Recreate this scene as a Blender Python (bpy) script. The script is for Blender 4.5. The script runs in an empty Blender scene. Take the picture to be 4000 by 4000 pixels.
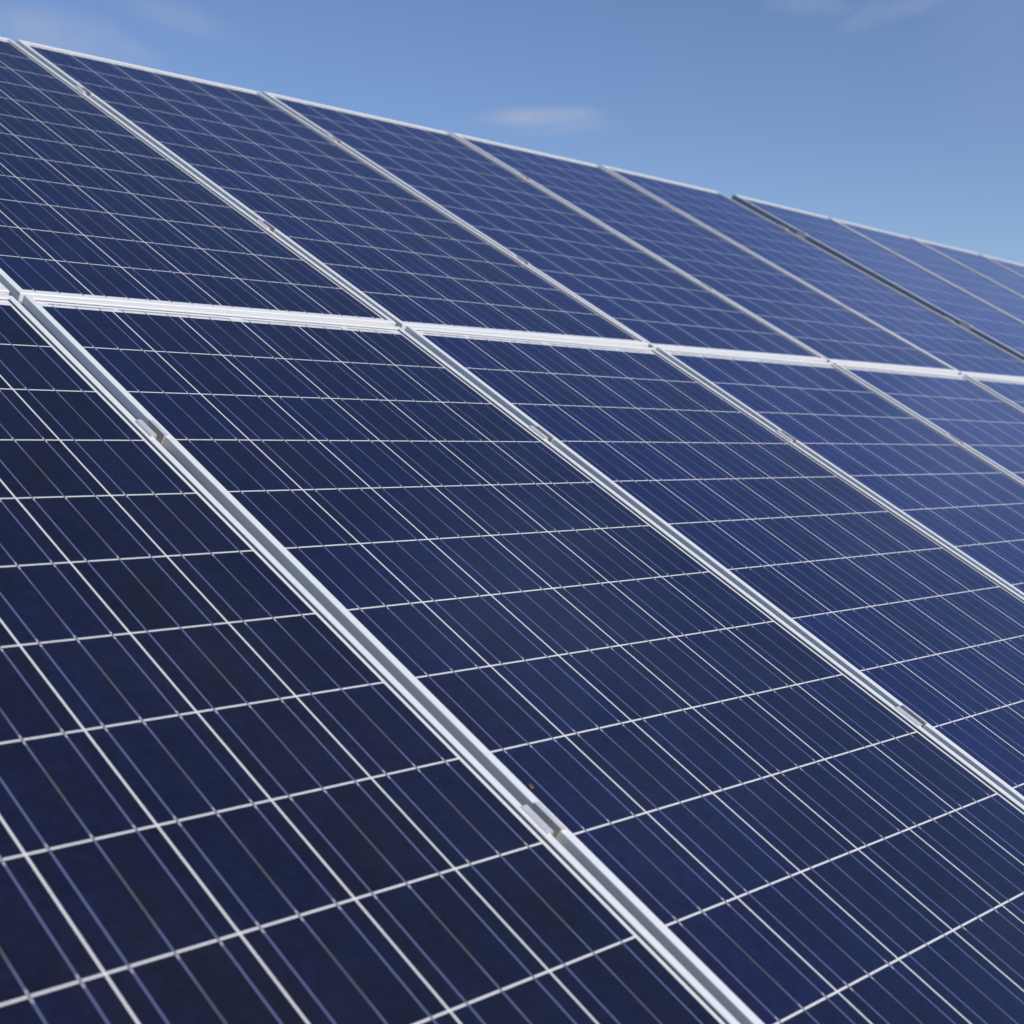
import bpy, bmesh, math, random
from mathutils import Vector, Matrix, Euler

random.seed(7)
scene = bpy.context.scene
col = scene.collection

# ------------------------------------------------------------------ layout (metres)
TILT = math.radians(31.165)          # slope of the array
O = Vector((0.0, 0.0, 1.85))         # middle seam height
EX = Vector((1, 0, 0))
EY = Vector((0, math.cos(TILT), math.sin(TILT)))
EN = Vector((0, -math.sin(TILT), math.cos(TILT)))
PERIOD = 1.01546                     # module spacing along the row
GAP = 0.023
W = PERIOD - GAP
PITCH = 0.159                        # cell pitch
C0 = 0.0187                          # first cell line from the left edge
TOP = 0.0325                         # first cell line below the top edge
BOT = 0.0255
H = TOP + 12 * PITCH + BOT
LIPX, LIPY, LIPH = 0.0135, 0.012, 0.0042
DEPTH = 0.036
ROWGAP = 0.07109
V_LOW = TOP - H                      # bottom edge of lower row
V_UP = ROWGAP - BOT                  # bottom edge of upper row


def zoff(u, v):                      # the array follows the ground a little
    return -0.00095 * (u - 0.5) ** 2 + (0.0 if v < 0.04 else -0.01466 * (v - 0.05)) + 0.00352 * (u - 0.5) * v


U2 = 5.18362                         # left edge of the second table


def zoff2(u, v):
    return -0.0210 + 0.0035 * v - 0.01106 * (u - U2)


def arr(u, v, z=0.0):
    return O + EX * u + EY * v + EN * z


# ------------------------------------------------------------------ helpers
def tag(o, label=None, cat=None, group=None, kind=None):
    if label: o['label'] = label
    if cat: o['category'] = cat
    if group: o['group'] = group
    if kind: o['kind'] = kind
    return o


def link_mesh(name, bm, mat, parent=None, smooth=False):
    bmesh.ops.recalc_face_normals(bm, faces=bm.faces)
    me = bpy.data.meshes.new(name)
    bm.to_mesh(me); bm.free()
    for m in (mat if isinstance(mat, (list, tuple)) else [mat]):
        me.materials.append(m)
    if smooth:
        for p in me.polygons: p.use_smooth = True
    o = bpy.data.objects.new(name, me)
    col.objects.link(o)
    if parent is not None: o.parent = parent
    return o


def box(bm, x0, x1, y0, y1, z0, z1, mi=0):
    vs = [bm.verts.new(p) for p in ((x0, y0, z0), (x1, y0, z0), (x1, y1, z0), (x0, y1, z0),
                                    (x0, y0, z1), (x1, y0, z1), (x1, y1, z1), (x0, y1, z1))]
    for f in ((3, 2, 1, 0), (4, 5, 6, 7), (0, 1, 5, 4), (1, 2, 6, 5), (2, 3, 7, 6), (3, 0, 4, 7)):
        bm.faces.new([vs[i] for i in f]).material_index = mi


def prism(bm, prof, y0, y1, mi=0):
    """profile in x,z extruded along y"""
    a = [bm.verts.new((x, y0, z)) for x, z in prof]
    b = [bm.verts.new((x, y1, z)) for x, z in prof]
    n = len(prof)
    for i in range(n):
        bm.faces.new((a[i], a[(i + 1) % n], b[(i + 1) % n], b[i])).material_index = mi
    bm.faces.new(a[::-1]); bm.faces.new(b)


def empty(name, loc, rot=None):
    o = bpy.data.objects.new(name, None)
    o.empty_display_size = 0.1
    col.objects.link(o)
    o.location = loc
    if rot is not None: o.rotation_euler = rot
    return o


def copy_tree(o, parent=None):
    c = o.copy(); col.objects.link(c)
    if parent is not None: c.parent = parent
    for ch in list(o.children): copy_tree(ch, c)
    return c


# ------------------------------------------------------------------ node helper
class NT:
    def __init__(s, nt): s.nt = nt
    def node(s, t, **kw):
        n = s.nt.nodes.new(t)
        for k, v in kw.items(): setattr(n, k, v)
        return n
    def put(s, sock, v):
        if hasattr(v, 'is_output') or isinstance(v, bpy.types.NodeSocket): s.nt.links.new(v, sock)
        else: sock.default_value = v
    def m(s, op, a, b=None, c=None, clamp=False):
        n = s.node('ShaderNodeMath', operation=op, use_clamp=clamp)
        s.put(n.inputs[0], a)
        if b is not None: s.put(n.inputs[1], b)
        if c is not None: s.put(n.inputs[2], c)
        return n.outputs[0]
    def mix(s, f, a, b, typ='RGBA', blend='MIX'):
        n = s.node('ShaderNodeMix', data_type=typ)
        if typ == 'RGBA':
            n.blend_type = blend
            ins = (n.inputs[0], n.inputs[6], n.inputs[7]); out = n.outputs[2]
        else:
            ins = (n.inputs[0], n.inputs[2], n.inputs[3]); out = n.outputs[0]
        for i, v in zip(ins, (f, a, b)): s.put(i, v)
        return out
    def noise(s, vec, scale, detail=3, rough=0.5, dims='3D'):
        n = s.node('ShaderNodeTexNoise', noise_dimensions=dims)
        if vec is not None: s.put(n.inputs['Vector'], vec)
        n.inputs['Scale'].default_value = scale
        n.inputs['Detail'].default_value = detail
        n.inputs['Roughness'].default_value = rough
        return n.outputs[0]
    def ss(s, x, a, b, lo=0.0, hi=1.0):
        n = s.node('ShaderNodeMapRange', interpolation_type='SMOOTHSTEP')
        s.put(n.inputs[0], x)
        n.inputs[1].default_value = a; n.inputs[2].default_value = b
        n.inputs[3].default_value = lo; n.inputs[4].default_value = hi
        return n.outputs[0]
    def comb(s, x, y, z):
        n = s.node('ShaderNodeCombineXYZ')
        for i, v in enumerate((x, y, z)): s.put(n.inputs[i], v)
        return n.outputs[0]
    def dot(s, a, b):
        n = s.node('ShaderNodeVectorMath', operation='DOT_PRODUCT')
        s.put(n.inputs[0], a); s.put(n.inputs[1], b)
        return n.outputs['Value']


def new_mat(name):
    m = bpy.data.materials.new(name); m.use_nodes = True
    b = m.node_tree.nodes['Principled BSDF']
    return m, NT(m.node_tree), b


def rgb(r, g, b): return (r, g, b, 1.0)


# ------------------------------------------------------------------ materials
def metal_mat(name, base, rough, metallic, var=0.06, scale=18.0, streak=True, dirt=0.0):
    m, n, b = new_mat(name)
    tc = n.node('ShaderNodeTexCoord').outputs['Object']
    big = n.noise(tc, scale, 4, 0.6)
    c = n.mix(big, rgb(*[x * (1 - var) for x in base]), rgb(*[min(1, x * (1 + var)) for x in base]))
    if dirt:
        d = n.ss(n.noise(tc, 95, 5, 0.65), 0.60, 0.76)
        c = n.mix(n.m('MULTIPLY', d, dirt), c, rgb(0.16, 0.14, 0.12))
    n.put(b.inputs['Base Color'], c)
    b.inputs['Metallic'].default_value = metallic
    n.put(b.inputs['Roughness'], n.m('ADD', n.m('MULTIPLY', n.noise(tc, 60, 3), 0.14), rough - 0.07))
    return m


M_FRAME = metal_mat('anodised_aluminium', (0.92, 0.915, 0.90), 0.42, 0.28, 0.02, 9, dirt=0.16)
M_CLAMP = metal_mat('mill_aluminium', (0.72, 0.715, 0.72), 0.40, 0.40, 0.22, 70, dirt=0.45)
M_CHANNEL = metal_mat('stained_aluminium', (0.62, 0.58, 0.53), 0.5, 0.2, 0.25, 60, dirt=0.6)
M_STEEL = metal_mat('galvanised_steel', (0.42, 0.43, 0.44), 0.5, 0.6, 0.15, 12)
M_BOLT = metal_mat('bolt_steel', (0.30, 0.29, 0.28), 0.4, 0.8, 0.15, 60)

m, n, b = new_mat('white_backsheet')
b.inputs['Base Color'].default_value = rgb(0.70, 0.69, 0.67)
b.inputs['Roughness'].default_value = 0.6
M_BACK = m

m, n, b = new_mat('barcode_ink')
b.inputs['Base Color'].default_value = rgb(0.04, 0.04, 0.06)
b.inputs['Roughness'].default_value = 0.5
M_INK = m
m, n, b = new_mat('label_paper')
b.inputs['Base Color'].default_value = rgb(0.74, 0.73, 0.72)
b.inputs['Roughness'].default_value = 0.4
M_PAPER = m


m, n, b = new_mat('dark_grey_shade')
b.inputs['Base Color'].default_value = rgb(0.33, 0.36, 0.46)  # shade of the second table's frame side, painted as dark grey
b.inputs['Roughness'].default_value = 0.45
M_SHADE_STRIP = m
m, n, b = new_mat('black_sealant')
b.inputs['Base Color'].default_value = rgb(0.050, 0.058, 0.085)
b.inputs['Roughness'].default_value = 0.6
M_SEAL = m


def cell_material():
    m, n, b = new_mat('solar_cells_under_glass')
    uv = n.node('ShaderNodeUVMap', uv_map='layout').outputs[0]
    sp = n.node('ShaderNodeSeparateXYZ'); n.put(sp.inputs[0], uv)
    u, v = sp.outputs[0], sp.outputs[1]
    rnd = n.node('ShaderNodeObjectInfo').outputs['Random']
    fu = n.m('DIVIDE', u, PITCH); fv = n.m('DIVIDE', v, PITCH)
    iu = n.m('FLOOR', fu); iv = n.m('FLOOR', fv)
    au = n.m('SUBTRACT', fu, iu); av = n.m('SUBTRACT', fv, iv)       # 0..1 inside the cell
    half = 0.0016 / PITCH
    du = n.m('MINIMUM', au, n.m('SUBTRACT', 1.0, au))
    dv = n.m('MINIMUM', av, n.m('SUBTRACT', 1.0, av))
    line_u = n.m('LESS_THAN', du, half * 0.95)
    line_v = n.m('LESS_THAN', dv, half * 0.86)
    out = n.m('MAXIMUM', n.m('MAXIMUM', n.m('LESS_THAN', fu, half), n.m('GREATER_THAN', fu, 6 - half)),
              n.m('MAXIMUM', n.m('LESS_THAN', fv, half), n.m('GREATER_THAN', fv, 12 - half)))
    white = n.m('MAXIMUM', n.m('MAXIMUM', line_u, line_v), out)
    # per-cell random values
    wn = n.node('ShaderNodeTexWhiteNoise', noise_dimensions='3D')
    n.put(wn.inputs['Vector'], n.comb(n.m('ADD', iu, 0.5), n.m('ADD', iv, 0.5), n.m('MULTIPLY', rnd, 57.0)))
    r1 = wn.outputs['Value']
    ws = n.node('ShaderNodeSeparateColor'); n.put(ws.inputs[0], wn.outputs['Color'])
    r2, r3, r4 = ws.outputs[0], ws.outputs[1], ws.outputs[2]
    off = n.m('MULTIPLY', rnd, 31.0)
    pos = n.comb(n.m('ADD', u, off), v, n.m('MULTIPLY', r1, 9.0))
    # polycrystalline grain
    vo = n.node('ShaderNodeTexVoronoi', feature='F1'); n.put(vo.inputs['Vector'], pos)
    vo.inputs['Scale'].default_value = 95.0
    vs = n.node('ShaderNodeSeparateColor'); n.put(vs.inputs[0], vo.outputs['Color'])
    g1 = vs.outputs[0]; g2 = vs.outputs[1]
    cloud = n.noise(pos, 11.0, 3, 0.55)
    fine = n.noise(pos, 420.0, 2, 0.6)
    # colour
    view_tint = n.node('ShaderNodeSeparateColor')            # per-module blue: own tone plus grazing-view blueing painted in
    n.put(view_tint.inputs[0], n.node('ShaderNodeObjectInfo').outputs['Color'])
    view_tint = view_tint.outputs[0]
    deep = n.mix(view_tint, rgb(0.0052, 0.0052, 0.0125), rgb(0.0085, 0.0105, 0.1200))
    blue = n.mix(view_tint, rgb(0.0062, 0.0088, 0.0340), rgb(0.0100, 0.0150, 0.1700))
    purp = n.mix(view_tint, rgb(0.0085, 0.0068, 0.0180), rgb(0.0130, 0.0110, 0.1000))
    tone = n.m('ADD', n.m('MULTIPLY', r1, 0.50), n.m('MULTIPLY', n.ss(cloud, 0.3, 0.7), 0.50))
    c = n.mix(tone, deep, blue)
    # edge tint: cells go purplish towards one side
    side = n.m('ABSOLUTE', n.m('SUBTRACT', au, n.m('GREATER_THAN', r2, 0.5)))
    pf = n.m('MULTIPLY', n.ss(side, 0.35, 0.0), n.ss(r3, 0.45, 1.0, 0.0, 0.8))
    pf = n.m('MULTIPLY', pf, n.ss(n.noise(pos, 16.0, 2), 0.35, 0.6))
    c = n.mix(pf, c, purp)
    c = n.mix(n.m('MULTIPLY', n.ss(r4, 0.62, 1.0), 0.35), c, purp)
    gain = n.m('ADD', 0.68, n.m('ADD', n.m('MULTIPLY', g1, 0.42), n.m('MULTIPLY', fine, 0.22)))
    vm = n.node('ShaderNodeVectorMath', operation='SCALE')
    n.put(vm.inputs[0], c); n.put(vm.inputs['Scale'], gain)
    # printed silver fingers across the cell
    fing = n.m('LESS_THAN', n.m('FRACT', n.m('DIVIDE', v, 0.00212)), 0.10)
    cell = n.mix(n.m('MULTIPLY', fing, 0.055), vm.outputs[0], rgb(0.30, 0.32, 0.42))
    # three busbars per cell
    t3 = n.m('FRACT', n.m('MULTIPLY', au, 3.0))
    db = n.m('MULTIPLY', n.m('ABSOLUTE', n.m('SUBTRACT', t3, 0.5)), PITCH / 3)
    bus = n.m('LESS_THAN', db, 0.00104)
    mid = n.m('COMPARE', au, 0.5, 0.16)
    brownish = n.m('MULTIPLY', mid, n.m('MULTIPLY', n.ss(av, 0.12, 0.34), n.ss(av, 0.88, 0.66)))
    bcol = n.mix(brownish, rgb(0.140, 0.162, 0.310), rgb(0.125, 0.120, 0.120))
    endg = n.m('MAXIMUM', n.m('MULTIPLY', n.m('COMPARE', av, 0.968, 0.016), n.m('GREATER_THAN', r2, 0.42)),
               n.m('MULTIPLY', n.m('COMPARE', av, 0.032, 0.016), n.m('GREATER_THAN', r3, 0.55)))
    bcol = n.mix(endg, bcol, rgb(0.58, 0.54, 0.53))
    cell = n.mix(bus, cell, bcol)
    # white backsheet between the cells, with the ribbon crossing the row gaps
    wv = n.noise(n.comb(u, v, off), 35.0, 3, 0.6)
    wcol = n.mix(wv, rgb(0.66, 0.655, 0.65), rgb(0.78, 0.775, 0.77))
    inrow = n.m('MULTIPLY', n.m('GREATER_THAN', fu, 0.0), n.m('LESS_THAN', fu, 6.0))
    near = n.m('MULTIPLY', n.m('GREATER_THAN', fv, -0.045), n.m('LESS_THAN', fv, 12.045))
    cross = n.m('MULTIPLY', n.m('MULTIPLY', n.m('LESS_THAN', db, 0.0015), inrow), near)
    wcol = n.mix(n.m('MULTIPLY', cross, n.m('SUBTRACT', 1.0, line_u)), wcol, rgb(0.085, 0.095, 0.18))

    def seg(x0, x1, y0, y1):
        return n.m('MULTIPLY', n.m('COMPARE', u, (x0 + x1) / 2, (x1 - x0) / 2), n.m('COMPARE', v, (y0 + y1) / 2, (y1 - y0) / 2))
    rb = None
    yb = 12 * PITCH
    for x0, x1, y0, y1 in ((0.066, 0.167, -0.0125, -0.0070), (0.178, 0.453, -0.0125, -0.0070), (0.487, 0.771, -0.0125, -0.0070),
                           (0.790, 0.925, -0.0125, -0.0070), (0.012, 0.186, yb + 0.0055, yb + 0.0110), (0.191, 0.462, yb + 0.0055, yb + 0.0110),
                           (0.490, 0.776, yb + 0.0055, yb + 0.0110), (0.785, 0.940, yb + 0.0055, yb + 0.0110)):
        k = seg(x0, x1, y0, y1)
        rb = k if rb is None else n.m('MAXIMUM', rb, k)
    wcol = n.mix(rb, wcol, n.mix(wv, rgb(0.24, 0.25, 0.28), rgb(0.40, 0.41, 0.43)))
    # grime washed down against the lower lip
    low = n.m('MULTIPLY', n.ss(v, yb + 0.0005, yb + 0.0160), n.ss(n.noise(n.comb(n.m('ADD', u, off), n.m('MULTIPLY', v, 3.0), 0.0), 42.0, 5, 0.7), 0.48, 0.68))
    colr = n.mix(white, cell, wcol)
    colr = n.mix(n.m('MULTIPLY', low, 0.55), colr, rgb(0.20, 0.17, 0.14))
    # thin dust on the glass
    dn = n.noise(n.comb(n.m('ADD', u, off), v, rnd), 3.2, 5, 0.62)
    dust = n.m('ADD', 0.0015, n.m('MULTIPLY', n.ss(dn, 0.42, 0.75), 0.0065))
    colr = n.mix(dust, colr, rgb(0.42, 0.40, 0.38))
    speck = n.m('GREATER_THAN', n.noise(n.comb(n.m('ADD', u, off), v, 3.0), 260.0, 1), 0.835)
    colr = n.mix(n.m('MULTIPLY', speck, 0.30), colr, rgb(0.5, 0.5, 0.5))
    n.put(b.inputs['Base Color'], colr)
    b.inputs['Roughness'].default_value = 0.55
    b.inputs['Specular IOR Level'].default_value = 0.0
    b.inputs['Coat Weight'].default_value = 1.0
    b.inputs['Coat IOR'].default_value = 1.58
    n.put(b.inputs['Coat Roughness'], n.m('ADD', 0.055, n.m('MULTIPLY', n.ss(dn, 0.4, 0.75), 0.05)))
    # slight waviness of the toughened glass
    bp = n.node('ShaderNodeBump'); bp.inputs['Strength'].default_value = 0.018
    bp.inputs['Distance'].default_value = 0.01
    n.put(bp.inputs['Height'], n.noise(n.comb(n.m('ADD', u, off), v, 0.0), 5.0, 1))
    n.put(b.inputs['Coat Normal'], bp.outputs[0])
    return m


M_CELL = cell_material()


# ------------------------------------------------------------------ solar module
def make_module():
    root = empty('solar_module', (0, 0, 0))
    # frame: one extruded profile swept round the rectangle with mitred corners
    prof = [(0, 0, -DEPTH), (0, 0, -0.0120), (.0006, .0006, -0.0124), (.0006, .0006, -0.0134), (0, 0, -0.0138), (0, 0, LIPH - .0009),
            (.0009, .0009, LIPH), (LIPX - .0006, LIPY - .0006, LIPH), (LIPX, LIPY, LIPH - .0006), (LIPX, LIPY, -.0006),
            (.0030, .0030, -.0006), (.0030, .0030, -.0062), (.0120, .0120, -.0062), (.0120, .0120, -.0076), (.0018, .0018, -.0076),
            (.0018, .0018, -DEPTH + .0018), (.0260, .0260, -DEPTH + .0018), (.0260, .0260, -DEPTH)]
    bm = bmesh.new()
    rings = []
    for dx, dy, z in prof:
        rings.append([bm.verts.new(p) for p in ((dx, dy, z), (W - dx, dy, z), (W - dx, H - dy, z), (dx, H - dy, z))])
    for i in range(len(rings)):
        a, c = rings[i], rings[(i + 1) % len(rings)]
        for k in range(4):
            bm.faces.new((a[k], a[(k + 1) % 4], c[(k + 1) % 4], c[k]))
    link_mesh('frame', bm, M_FRAME, root)
    # laminate: glass, cells and backsheet
    bm = bmesh.new()
    d = 0.0035
    box(bm, d, W - d, d, H - d, -.0056, 0.0)
    bm.faces.ensure_lookup_table()
    uvl = bm.loops.layers.uv.new('layout')
    for f in bm.faces:
        f.material_index = 0 if all(abs(v.co.z) < 1e-6 for v in f.verts) else 1
        for lp in f.loops:
            lp[uvl].uv = (lp.vert.co.x - C0, H - TOP - lp.vert.co.y)
    pan = link_mesh('glass_panel', bm, [M_CELL, M_BACK], root)
    # dark sealant line between the frame lip and the glass
    bm = bmesh.new()
    g = 0.0016
    for x0, x1, y0, y1 in ((LIPX - .0008, W - LIPX + .0008, H - LIPY - g, H - LIPY + .0008), (LIPX - .0008, W - LIPX + .0008, LIPY - .0008, LIPY + g),
                           (LIPX - .0008, LIPX + g, LIPY + g, H - LIPY - g), (W - LIPX - g, W - LIPX + .0008, LIPY + g, H - LIPY - g)):
        box(bm, x0, x1, y0, y1, -.0002, .0007 if y1 - y0 < .1 else .0024)  # side beads made taller to stand in for dark reflections on the lip wall
    link_mesh('sealant_bead', bm, M_SEAL, root)
    # bar code sticker in the top margin
    bm = bmesh.new()
    y0 = H - TOP + 0.0020
    x0 = C0 + 0.019
    box(bm, x0, x0 + 0.046, y0, y0 + 0.0105, 0.00002, 0.00018, 0)
    rr = random.Random(3)
    x = x0 + 0.0015
    while x < x0 + 0.0445:
        w = rr.choice((.0005, .0008, .0013))
        box(bm, x, min(x + w, x0 + .0448), y0 + 0.0036, y0 + 0.0097, 0.00019, 0.00024, 1)
        x += w + rr.choice((.0005, .0007, .0012))
    link_mesh('barcode_label', bm, [M_PAPER, M_INK], pan)
    # junction box and cable under the module
    bm = bmesh.new()
    box(bm, W / 2 - .055, W / 2 + .055, H - .17, H - .09, -.026, -.0058)
    link_mesh('junction_box', bm, M_INK, root)
    return root


MODBASIS = Matrix((EX, EY, EN)).transposed()


def place(o, fz, u, v, w, h, jit=(0, 0)):
    """put a rigid module with its lower-left corner near u, v on the surface fz"""
    uc, vc = u + w / 2, v + h / 2
    e = 0.3
    gu = (fz(uc + e, vc) - fz(uc - e, vc)) / (2 * e) + jit[0]
    gv = (fz(uc, vc + e) - fz(uc, vc - e)) / (2 * e) + jit[1]
    ax = (EX + EN * gu).normalized()
    ay = (EY + EN * gv); ay = (ay - ax * ay.dot(ax)).normalized()
    az = ax.cross(ay)
    R = Matrix((ax, ay, az)).transposed()
    c = arr(uc, vc, fz(uc, vc))
    o.location = c - R @ Vector((w / 2, h / 2, 0))
    o.rotation_euler = R.to_euler()
    return R


GROUP_MOD = 'solar modules of the tilted array'
labels_low = {
    -2: 'blue solar module at the left end of the lower row, left of the nearest one',
    -1: 'nearest solar module, large blurred cells filling the bottom left corner of the photo',
    0: 'lower solar module under the leftmost seam crossing, between the two widest frame seams',
    1: 'second lower solar module rightwards from the widest frame seam, barcode at its top left',
    2: 'third lower solar module rightwards from the widest seam, reaching the right photo edge halfway up',
    3: 'fourth lower solar module rightwards from the widest seam, narrow wedge at the right photo edge',
    4: 'last lower solar module, thin sliver at the right edge just under the middle frame line'}
labels_up = {
    -2: 'upper solar module at the far left end of the array',
    -1: 'upper solar module of which only a thin sliver shows at the left photo edge',
    0: 'upper solar module at the left photo edge, above the leftmost seam crossing',
    1: 'upper solar module with the longest stretch of top frame against the sky at left',
    2: 'upper solar module whose top edge lies left of the small oval cloud',
    3: 'upper solar module whose top edge lies directly beneath the small oval cloud',
    4: 'last upper solar module of the near table, left of the dark gap'}
labels_t2 = {
    0: 'first solar module right of the dark gap, its shaded left frame side showing',
    1: 'second solar module right of the dark gap, hazy blue with blurred cells',
    2: 'third solar module right of the dark gap, small against the sky',
    3: 'fourth solar module right of the dark gap, small wedge at the right photo edge',
    4: 'fifth solar module right of the dark gap, sliver at the right edge of the skyline'}
VIEW_TINT_LOW = {-2: 0.0, -1: 0.0, 0: 0.09, 1: 0.27, 2: 0.50, 3: 0.7, 4: 0.8}  # bluer rightwards: reflected sky sheen is painted into the module tone
VIEW_TINT_UP = {-2: 0.06, -1: 0.06, 0: 0.12, 1: 0.26, 2: 0.45, 3: 0.62, 4: 0.82}


def set_view_tint(root, b):
    for ch in root.children:
        ch.color = (b, b, b, 1.0)


proto = make_module()
first = True
rj = random.Random(11)
for i in range(-2, 5):
    for v0, lab in ((V_LOW, labels_low[i]), (V_UP, labels_up[i])):
        o = proto if first else copy_tree(proto)
        first = False
        place(o, zoff, i * PERIOD - C0, v0, W, H, (rj.uniform(-.0011, .0011), rj.uniform(-.0011, .0011)))
        set_view_tint(o, (VIEW_TINT_LOW if v0 == V_LOW else VIEW_TINT_UP)[i])
        tag(o, lab, 'solar panel', GROUP_MOD)
for k in range(5):
    for v0 in (V_LOW, V_UP):
        o = copy_tree(proto)
        place(o, zoff2, U2 + k * PERIOD, v0, W, H, (rj.uniform(-.0015, .0015), rj.uniform(-.0015, .0015)))
        set_view_tint(o, 1.0)
        if k == 0:                                       # added strip, its dark colour stands in for shade on the frame side
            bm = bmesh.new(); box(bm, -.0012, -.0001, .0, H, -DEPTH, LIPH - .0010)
            tr = link_mesh('shade_strip', bm, M_SHADE_STRIP, o)
            tr['label'] = 'added dark grey strip standing in for shade on the free left side'
        tag(o, labels_t2[k] if v0 == V_UP else 'lower solar module of the second table beyond the dark gap, ' + ('first', 'second', 'third', 'fourth', 'fifth')[k] + ' from the gap',
            'solar panel', GROUP_MOD)

# ------------------------------------------------------------------ clamps
CL = 0.050
t = LIPH


def make_mid_clamp():
    """hat profile: two flanges on the frame lips, channel down into the gap, bolt inside"""
    root = empty('module_clamp', (0, 0, 0))
    bm = bmesh.new()
    th, iw, fl, bot = 0.0030, 0.0078, 0.0185, -0.020
    prof = [(-fl, t + .0002), (-fl + .0004, t + th - .0008), (-fl + .0016, t + th), (-iw + .0005, t + th + .0008), (-iw + .0009, t + th), (-iw, bot + th), (iw, bot + th), (iw, t + th),
            (iw - .0002, t + th + .0008), (fl - .0016, t + th), (fl - .0004, t + th - .0008), (fl, t + .0002), (iw + th, t + .0002), (iw + th, bot), (-iw - th, bot), (-iw - th, t + .0002)]
    prism(bm, prof, -CL / 2, CL / 2)
    bm.faces.ensure_lookup_table()
    for f in bm.faces:
        c = f.calc_center_median()
        if abs(c.x) < iw + .0004 and c.z < t and abs(f.normal.y) < .5 and c.z > bot + .001: f.material_index = 1
    body = link_mesh('clamp_body', bm, [M_CLAMP, M_CHANNEL], root)
    bm = bmesh.new()
    bmesh.ops.create_cone(bm, cap_ends=True, segments=20, radius1=.0062, radius2=.0062, depth=.008, matrix=Matrix.Translation((0, 0, bot + th + .0041)))
    bmesh.ops.create_cone(bm, cap_ends=True, segments=6, radius1=.0030, radius2=.0030, depth=.002, matrix=Matrix.Translation((0, 0, bot + th + .0090)))
    link_mesh('clamp_bolt', bm, M_BOLT, root)
    # shank down to the rail
    bm = bmesh.new()
    bmesh.ops.create_cone(bm, cap_ends=True, segments=12, radius1=.004, radius2=.004, depth=.022, matrix=Matrix.Translation((0, 0, bot - .0112)))
    link_mesh('bolt_shank', bm, M_BOLT, root)
    return root


def make_end_clamp():
    """Z profile holding the last module: flange on the lip (towards +x), wall outside, foot on the rail"""
    root = empty('end_clamp', (0, 0, 0))
    bm = bmesh.new()
    th = 0.0035
    prof = [(0.0105, t + .0002), (0.0105, t + th), (-th - .0020, t + th), (-th - .0020, -DEPTH + th + .0005), (-.024, -DEPTH + th + .0005), (-.024, -DEPTH + .0005),
            (-.0016, -DEPTH + .0005), (-.0016, t + .0002)]
    prism(bm, prof, -CL / 2, CL / 2)
    link_mesh('clamp_body', bm, M_CLAMP, root)
    bm = bmesh.new()
    bmesh.ops.create_cone(bm, cap_ends=True, segments=20, radius1=.0065, radius2=.0065, depth=.010, matrix=Matrix.Translation((-.0135, 0, -DEPTH + th + .0056)))
    link_mesh('clamp_bolt', bm, M_BOLT, root)
    return root


def seat(o, fz, u, v, flip=False):
    e = 0.3
    gu = (fz(u + e, v) - fz(u - e, v)) / (2 * e); gv = (fz(u, v + e) - fz(u, v - e)) / (2 * e)
    ax = (EX + EN * gu).normalized(); ay = EY + EN * gv; ay = (ay - ax * ay.dot(ax)).normalized()
    az = ax.cross(ay)
    if flip: ax, ay = -ax, -ay
    o.location = arr(u, v, fz(u, v)); o.rotation_euler = Matrix((ax, ay, az)).transposed().to_euler()


VC = (-1.400, -0.449, 0.596, 1.556)
seam_names = {-1: 'seam left of the picture', 0: 'widest long seam', 1: 'second long seam', 2: 'third long seam',
              3: 'fourth long seam', 4: 'fifth long seam'}
row_names = ('lower of two on lower modules', 'upper of two on lower modules',
             'lower of two on upper modules', 'upper of two on upper modules')
special = {(0, 0): 'closest aluminium clamp, blurred and pale, low on the widest frame seam',
           (0, 1): 'sharp aluminium clamp high on the widest frame seam, left of the picture centre',
           (1, 1): 'weathered aluminium clamp on the second seam, just below the middle frame line',
           (1, 0): 'sharp aluminium clamp near the right photo edge, low on the second seam'}
mid = make_mid_clamp(); first = True
for i in range(-1, 5):
    for k, v in enumerate(VC):
        o = mid if first else copy_tree(mid); first = False
        seat(o, zoff, i * PERIOD - C0 - GAP / 2, v)
        tag(o, special.get((i, k), 'aluminium clamp on the %s, %s' % (seam_names[i], row_names[k])), 'clamp', 'clamps between the solar modules')
for k2 in range(1, 5):
    for k, v in enumerate(VC):
        o = copy_tree(mid)
        seat(o, zoff2, U2 + k2 * PERIOD - GAP / 2, v)
        tag(o, 'aluminium clamp on the %s seam past the gap, %s' % (('first', 'second', 'third', 'fourth')[k2 - 1], row_names[k]), 'clamp', 'clamps between the solar modules')
endc = make_end_clamp(); first = True
E1 = 4 * PERIOD - C0 + W
for k, v in enumerate(VC):
    for fz, u, fl, nm in ((zoff, E1, True, 'left'), (zoff2, U2, False, 'right'), (zoff, -2 * PERIOD - C0, False, 'far left'), (zoff2, U2 + 4 * PERIOD + W, True, 'far right')):
        o = endc if first else copy_tree(endc); first = False
        seat(o, fz, u, v + (0.02 if nm == 'left' else 0.0), fl)
        lab = 'dark end clamp on the %s edge of the gap, %s' % (nm, row_names[k]) if nm in ('left', 'right') else 'end clamp at the %s end of the array, %s' % (nm, row_names[k])
        tag(o, lab, 'clamp', 'end clamps of the tables')

# ------------------------------------------------------------------ rails and posts under the modules
def oriented_box(name, p0, p1, up, w, h, mat, parent=None):
    d = (p1 - p0); L = d.length; x = d / L
    z = (up - x * up.dot(x)).normalized(); y = z.cross(x)
    bm = bmesh.new(); box(bm, 0, L, -w / 2, w / 2, -h, 0)
    o = link_mesh(name, bm, mat, parent)
    o.matrix_world = Matrix.Translation(p0) @ Matrix((x, y, z)).transposed().to_4x4()
    return o


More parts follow.
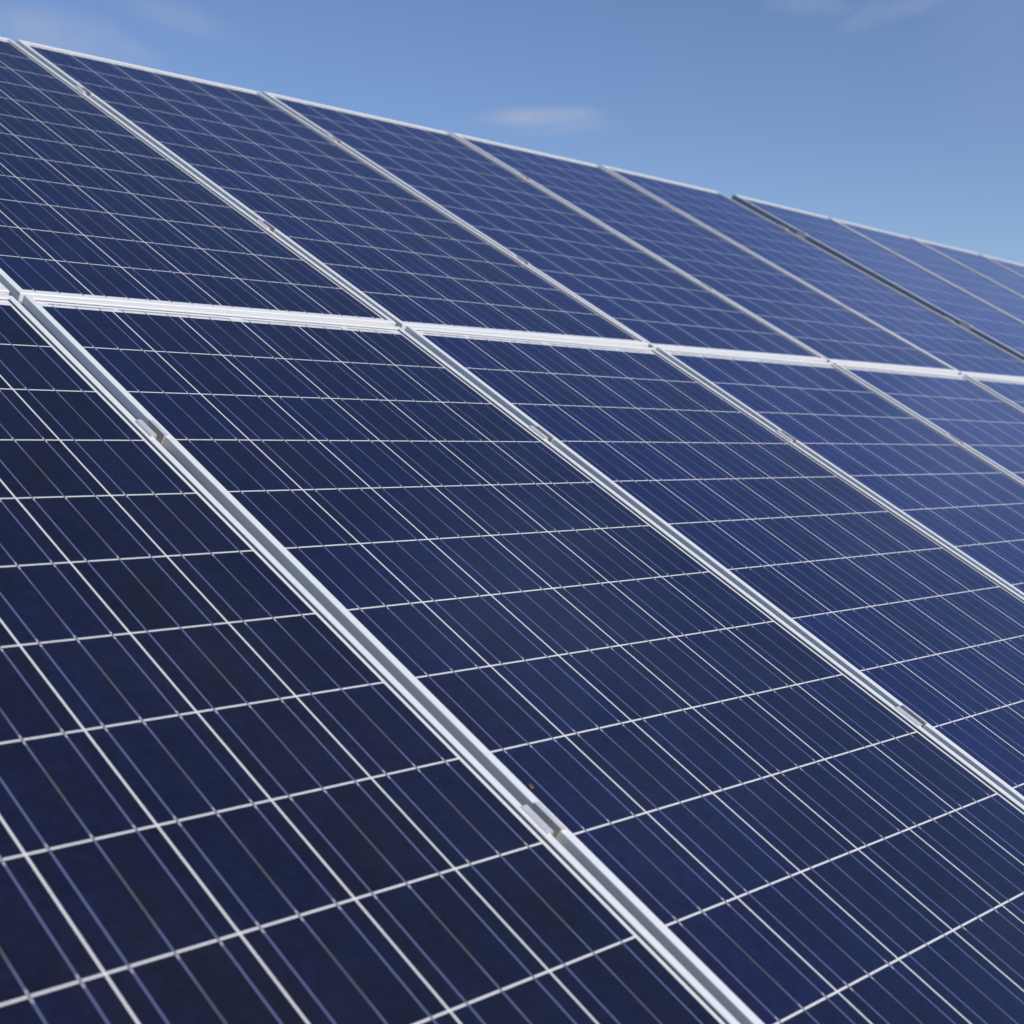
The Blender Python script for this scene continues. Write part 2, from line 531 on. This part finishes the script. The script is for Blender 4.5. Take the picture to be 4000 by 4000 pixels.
rows = ('lowest', 'second lowest', 'second highest', 'highest')
for tn, fz, ua, ub in (('near', zoff, -2 * PERIOD - 0.06, E1 + 0.045), ('second', zoff2, U2 - 0.045, U2 + 4 * PERIOD + W + 0.05)):
    for k, v in enumerate(VC):
        nseg = 8
        bm = bmesh.new(); prev = None
        for s in range(nseg + 1):
            u = ua + (ub - ua) * s / nseg
            zt = fz(u, v) - DEPTH - 0.0035
            ring = [bm.verts.new(arr(u, v + a, zt + c)) for a, c in ((-.02, 0), (.02, 0), (.02, -.045), (-.02, -.045))]
            if prev:
                for q in range(4): bm.faces.new((prev[q], prev[(q + 1) % 4], ring[(q + 1) % 4], ring[q]))
            else: bm.faces.new(ring)
            prev = ring
        bm.faces.new(prev)
        tag(link_mesh('mounting_rail', bm, M_STEEL), 'hidden %s galvanised rail beneath the %s table of modules' % (rows[k], tn), 'rail', 'rails under the modules')
    for j in range(3):
        u = ua + (ub - ua) * (0.12 + 0.38 * j)
        root = empty('support_post', arr(u, 0.0, 0.0) * 1.0)
        root.location = Vector((u, 0.35, 0.0))
        tag(root, 'galvanised post with sloping beam under the %s table, %s from the left' % (tn, ('first', 'second', 'third')[j]), 'post', 'posts under the array')
        zt = min(fz(u, v) for v in VC) - DEPTH - 0.0035 - 0.046
        a = oriented_box('beam', arr(u, -1.75, zt) - root.location, arr(u, 1.8, zt) - root.location, EN, 0.06, 0.10, M_STEEL, root)
        top = arr(u, 0.35 / math.cos(TILT), zt)
        bm = bmesh.new(); box(bm, -.05, .05, -.05, .05, -0.4, top.z - 0.14)
        link_mesh('post', bm, M_STEEL, root)

# small dead leaf scrap beside the near clamp
bm = bmesh.new()
pts = [(0, -.0045, 0), (.003, -.001, .0012), (.0022, .003, .0016), (0, .006, .0008), (-.0026, .002, .0002), (-.0028, -.002, .0)]
vs = [bm.verts.new(p) for p in pts]; cv = bm.verts.new((0, 0, .0014))
for i in range(6): bm.faces.new((vs[i], vs[(i + 1) % 6], cv))
r = bmesh.ops.extrude_face_region(bm, geom=list(bm.faces))
for x in r['geom']:
    if isinstance(x, bmesh.types.BMVert): x.co.z += .0005
m, n, b = new_mat('dead_leaf'); b.inputs['Base Color'].default_value = rgb(0.11, 0.065, 0.045); b.inputs['Roughness'].default_value = 0.8
leaf = link_mesh('leaf_scrap', bm, m)
seat(leaf, zoff, 0.0075, -1.345); leaf.location += EN * 0.0006
tag(leaf, 'tiny brown leaf scrap on the glass just above the closest clamp', 'leaf')

# ------------------------------------------------------------------ ground
def ground_material():
    m, n, b = new_mat('meadow')
    tc = n.node('ShaderNodeTexCoord').outputs['Object']
    a = n.noise(tc, 0.35, 5, 0.6); f = n.noise(tc, 14.0, 5, 0.7)
    c = n.mix(n.ss(a, 0.35, 0.65), rgb(0.055, 0.085, 0.022), rgb(0.12, 0.125, 0.045))
    c = n.mix(n.ss(f, 0.35, 0.7), c, rgb(0.16, 0.17, 0.05))
    n.put(b.inputs['Base Color'], c); b.inputs['Roughness'].default_value = 0.95
    bp = n.node('ShaderNodeBump'); bp.inputs['Strength'].default_value = 0.6; bp.inputs['Distance'].default_value = 0.05
    n.put(bp.inputs['Height'], f); n.put(b.inputs['Normal'], bp.outputs[0])
    return m


bm = bmesh.new()
N = 40
grid = {}
for i in range(-N, N + 1):
    for j in range(-N, N + 1):
        sx = math.copysign(abs(i / N) ** 3, i) * 2500; sy = math.copysign(abs(j / N) ** 3, j) * 2500
        rr_ = math.hypot(sx, sy)
        hz = 0.0 if rr_ < 12 else 0.25 * math.sin(sx * .013) * math.cos(sy * .017)
        grid[i, j] = bm.verts.new((sx, sy, hz))
for i in range(-N, N):
    for j in range(-N, N):
        bm.faces.new((grid[i, j], grid[i + 1, j], grid[i + 1, j + 1], grid[i, j + 1]))
g = link_mesh('ground', bm, ground_material(), smooth=True)
tag(g, kind='structure')

# ------------------------------------------------------------------ camera (solved from the cell grid)
R = ((0.7268407, -0.58768792, 0.35542299), (-0.0322221, -0.54611045, -0.83709325), (0.6860498, 0.59698097, -0.41587184))


def a2w(v): return EX * v[0] + EY * v[1] + EN * v[2]


cx, cy, cz = a2w(R[0]), -a2w(R[1]), -a2w(R[2])
cam = bpy.data.cameras.new('camera'); co = bpy.data.objects.new('camera', cam); col.objects.link(co)
CPOS = arr(-1.43280, -2.11269, 0.98188)
co.matrix_world = Matrix.Translation(CPOS) @ Matrix((cx, cy, cz)).transposed().to_4x4()
cam.sensor_width = 36.0; cam.sensor_fit = 'HORIZONTAL'
F_PX = 5628.64
cam.lens = F_PX / 4000 * 36
cam.shift_x = 677.57 / 4000
cam.clip_start = 0.05; cam.clip_end = 8000
cam.dof.use_dof = True
cam.dof.focus_distance = 2.58
cam.dof.aperture_fstop = cam.lens / 8.4
cam.dof.aperture_blades = 9
scene.camera = co


def pix_dir(x, y):
    d = cx * ((x - 2000 + 677.57) / F_PX) + cy * ((2000 - y) / F_PX) - cz
    return d.normalized()


# ------------------------------------------------------------------ light
SUN_A = Vector((0.05, -0.52, 0.853)).normalized()         # in array axes
sd = a2w(SUN_A)
elev = math.asin(sd.z); az = math.atan2(sd.x, sd.y)
sun = bpy.data.lights.new('sun', 'SUN'); so = bpy.data.objects.new('sun', sun); col.objects.link(so)
sun.energy = 3.7; sun.angle = math.radians(0.53); sun.color = (1.0, 0.95, 0.88)
so.rotation_euler = sd.to_track_quat('Z', 'Y').to_euler(); so.location = (0, 0, 30)

world = bpy.data.worlds.new('World'); scene.world = world; world.use_nodes = True
n = NT(world.node_tree)
for x in list(world.node_tree.nodes): world.node_tree.nodes.remove(x)
outw = n.node('ShaderNodeOutputWorld'); bg = n.node('ShaderNodeBackground')
world.node_tree.links.new(bg.outputs[0], outw.inputs[0])
sky = n.node('ShaderNodeTexSky', sky_type='NISHITA')
sky.sun_disc = False; sky.sun_elevation = elev; sky.sun_rotation = az
sky.altitude = 900; sky.air_density = 1.0; sky.dust_density = 0.3; sky.ozone_density = 2.0
dirv = n.node('ShaderNodeTexCoord').outputs['Generated']
skyc = sky.outputs[0]
hs = n.node('ShaderNodeHueSaturation'); hs.inputs['Saturation'].default_value = 1.0; hs.inputs['Value'].default_value = 1.0
n.put(hs.inputs['Color'], skyc)
skyc = n.mix(1.0, hs.outputs[0], rgb(0.95, 0.99, 1.18), blend='MULTIPLY')


def cloud(px, py, rx, ry, roll, amt, ns, lump=1.0):
    """soft wisp round the direction seen at px, py; radii in degrees"""
    d = pix_dir(px, py)
    return cloud_dir(d, rx, ry, roll, amt, ns, lump)


def cloud_dir(d, rx, ry, roll, amt, ns, lump=1.0):
    rt = d.cross(Vector((0, 0, 1))).normalized(); up = rt.cross(d)
    ca, sa = math.cos(math.radians(roll)), math.sin(math.radians(roll))
    a = (rt * ca + up * sa) / math.radians(rx); bvec = (up * ca - rt * sa) / math.radians(ry)
    wob = n.noise(dirv, ns, 4, 0.55)
    qa = n.m('ADD', n.dot(dirv, tuple(a)), n.m('MULTIPLY', n.m('SUBTRACT', wob, 0.5), 0.5 * lump))
    qb = n.m('ADD', n.dot(dirv, tuple(bvec)), n.m('MULTIPLY', n.m('SUBTRACT', wob, 0.5), 1.1 * lump))
    r = n.m('SQRT', n.m('ADD', n.m('MULTIPLY', qa, qa), n.m('MULTIPLY', qb, qb)))
    front = n.m('GREATER_THAN', n.dot(dirv, tuple(d)), 0.0)
    k = n.m('MULTIPLY', n.ss(r, 1.0, 0.15), front)
    tex = n.ss(n.noise(dirv, ns * 1.7, 5, 0.6), 0.22, 0.58, 1.0 - 0.9 * min(1.0, lump), 1.0)
    return n.m('MULTIPLY', k, n.m('MULTIPLY', tex, amt))


dens = None
for c in ((2110, 455, 3.1, .52, 0, .62, 22, .45), (2180, 485, 2.8, .62, 0, .26, 22, .5), (200, 130, 3.8, 1.4, -8, .40, 14, .7), (720, 80, 3.6, .8, -16, .20, 18), (420, 190, 3.2, .8, -12, .26, 16),
          (3160, 10, 2.2, .6, -12, .20, 20), (3600, 0, 2.6, .55, 12, .22, 20), (3380, 60, 1.6, .6, 30, .14, 20)):
    k = cloud(*c)
    dens = k if dens is None else n.m('MAXIMUM', dens, k)
CLOUD = n.node('ShaderNodeRGB'); CLOUD.outputs[0].default_value = rgb(4.2, 4.7, 6.2)
skyc = n.mix(dens, skyc, CLOUD.outputs[0])
unseen_veil = None
# unseen veils: cloud read from glass reflections, plus one added to brighten far modules
for px_, py_, rx_, ry_, am_ in ((3330, 1290, 4.0, 5.0, .40), (3900, 1250, 12.5, 9, .62), (2050, 2480, 9, 8, .42), (2600, 3000, 8, 7, .26), (900, 2600, 9, 4.0, .12)):
    d_ = pix_dir(px_, py_); d_ = (d_ - EN * (2 * d_.dot(EN))).normalized()
    k = cloud_dir(d_, rx_, ry_, 0, am_, 9)
    unseen_veil = k if unseen_veil is None else n.m('MAXIMUM', unseen_veil, k)
skyc = n.mix(unseen_veil, skyc, rgb(2.3, 3.3, 6.1))
n.put(bg.inputs[0], skyc)
bg.inputs[1].default_value = 0.10

# ------------------------------------------------------------------ render settings
scene.render.engine = 'CYCLES'
scene.render.resolution_x = 1024; scene.render.resolution_y = 1024
vs_ = scene.view_settings
vs_.view_transform = 'Standard'; vs_.look = 'None'; vs_.exposure = 0.0; vs_.gamma = 1.0
vs_.use_curve_mapping = False
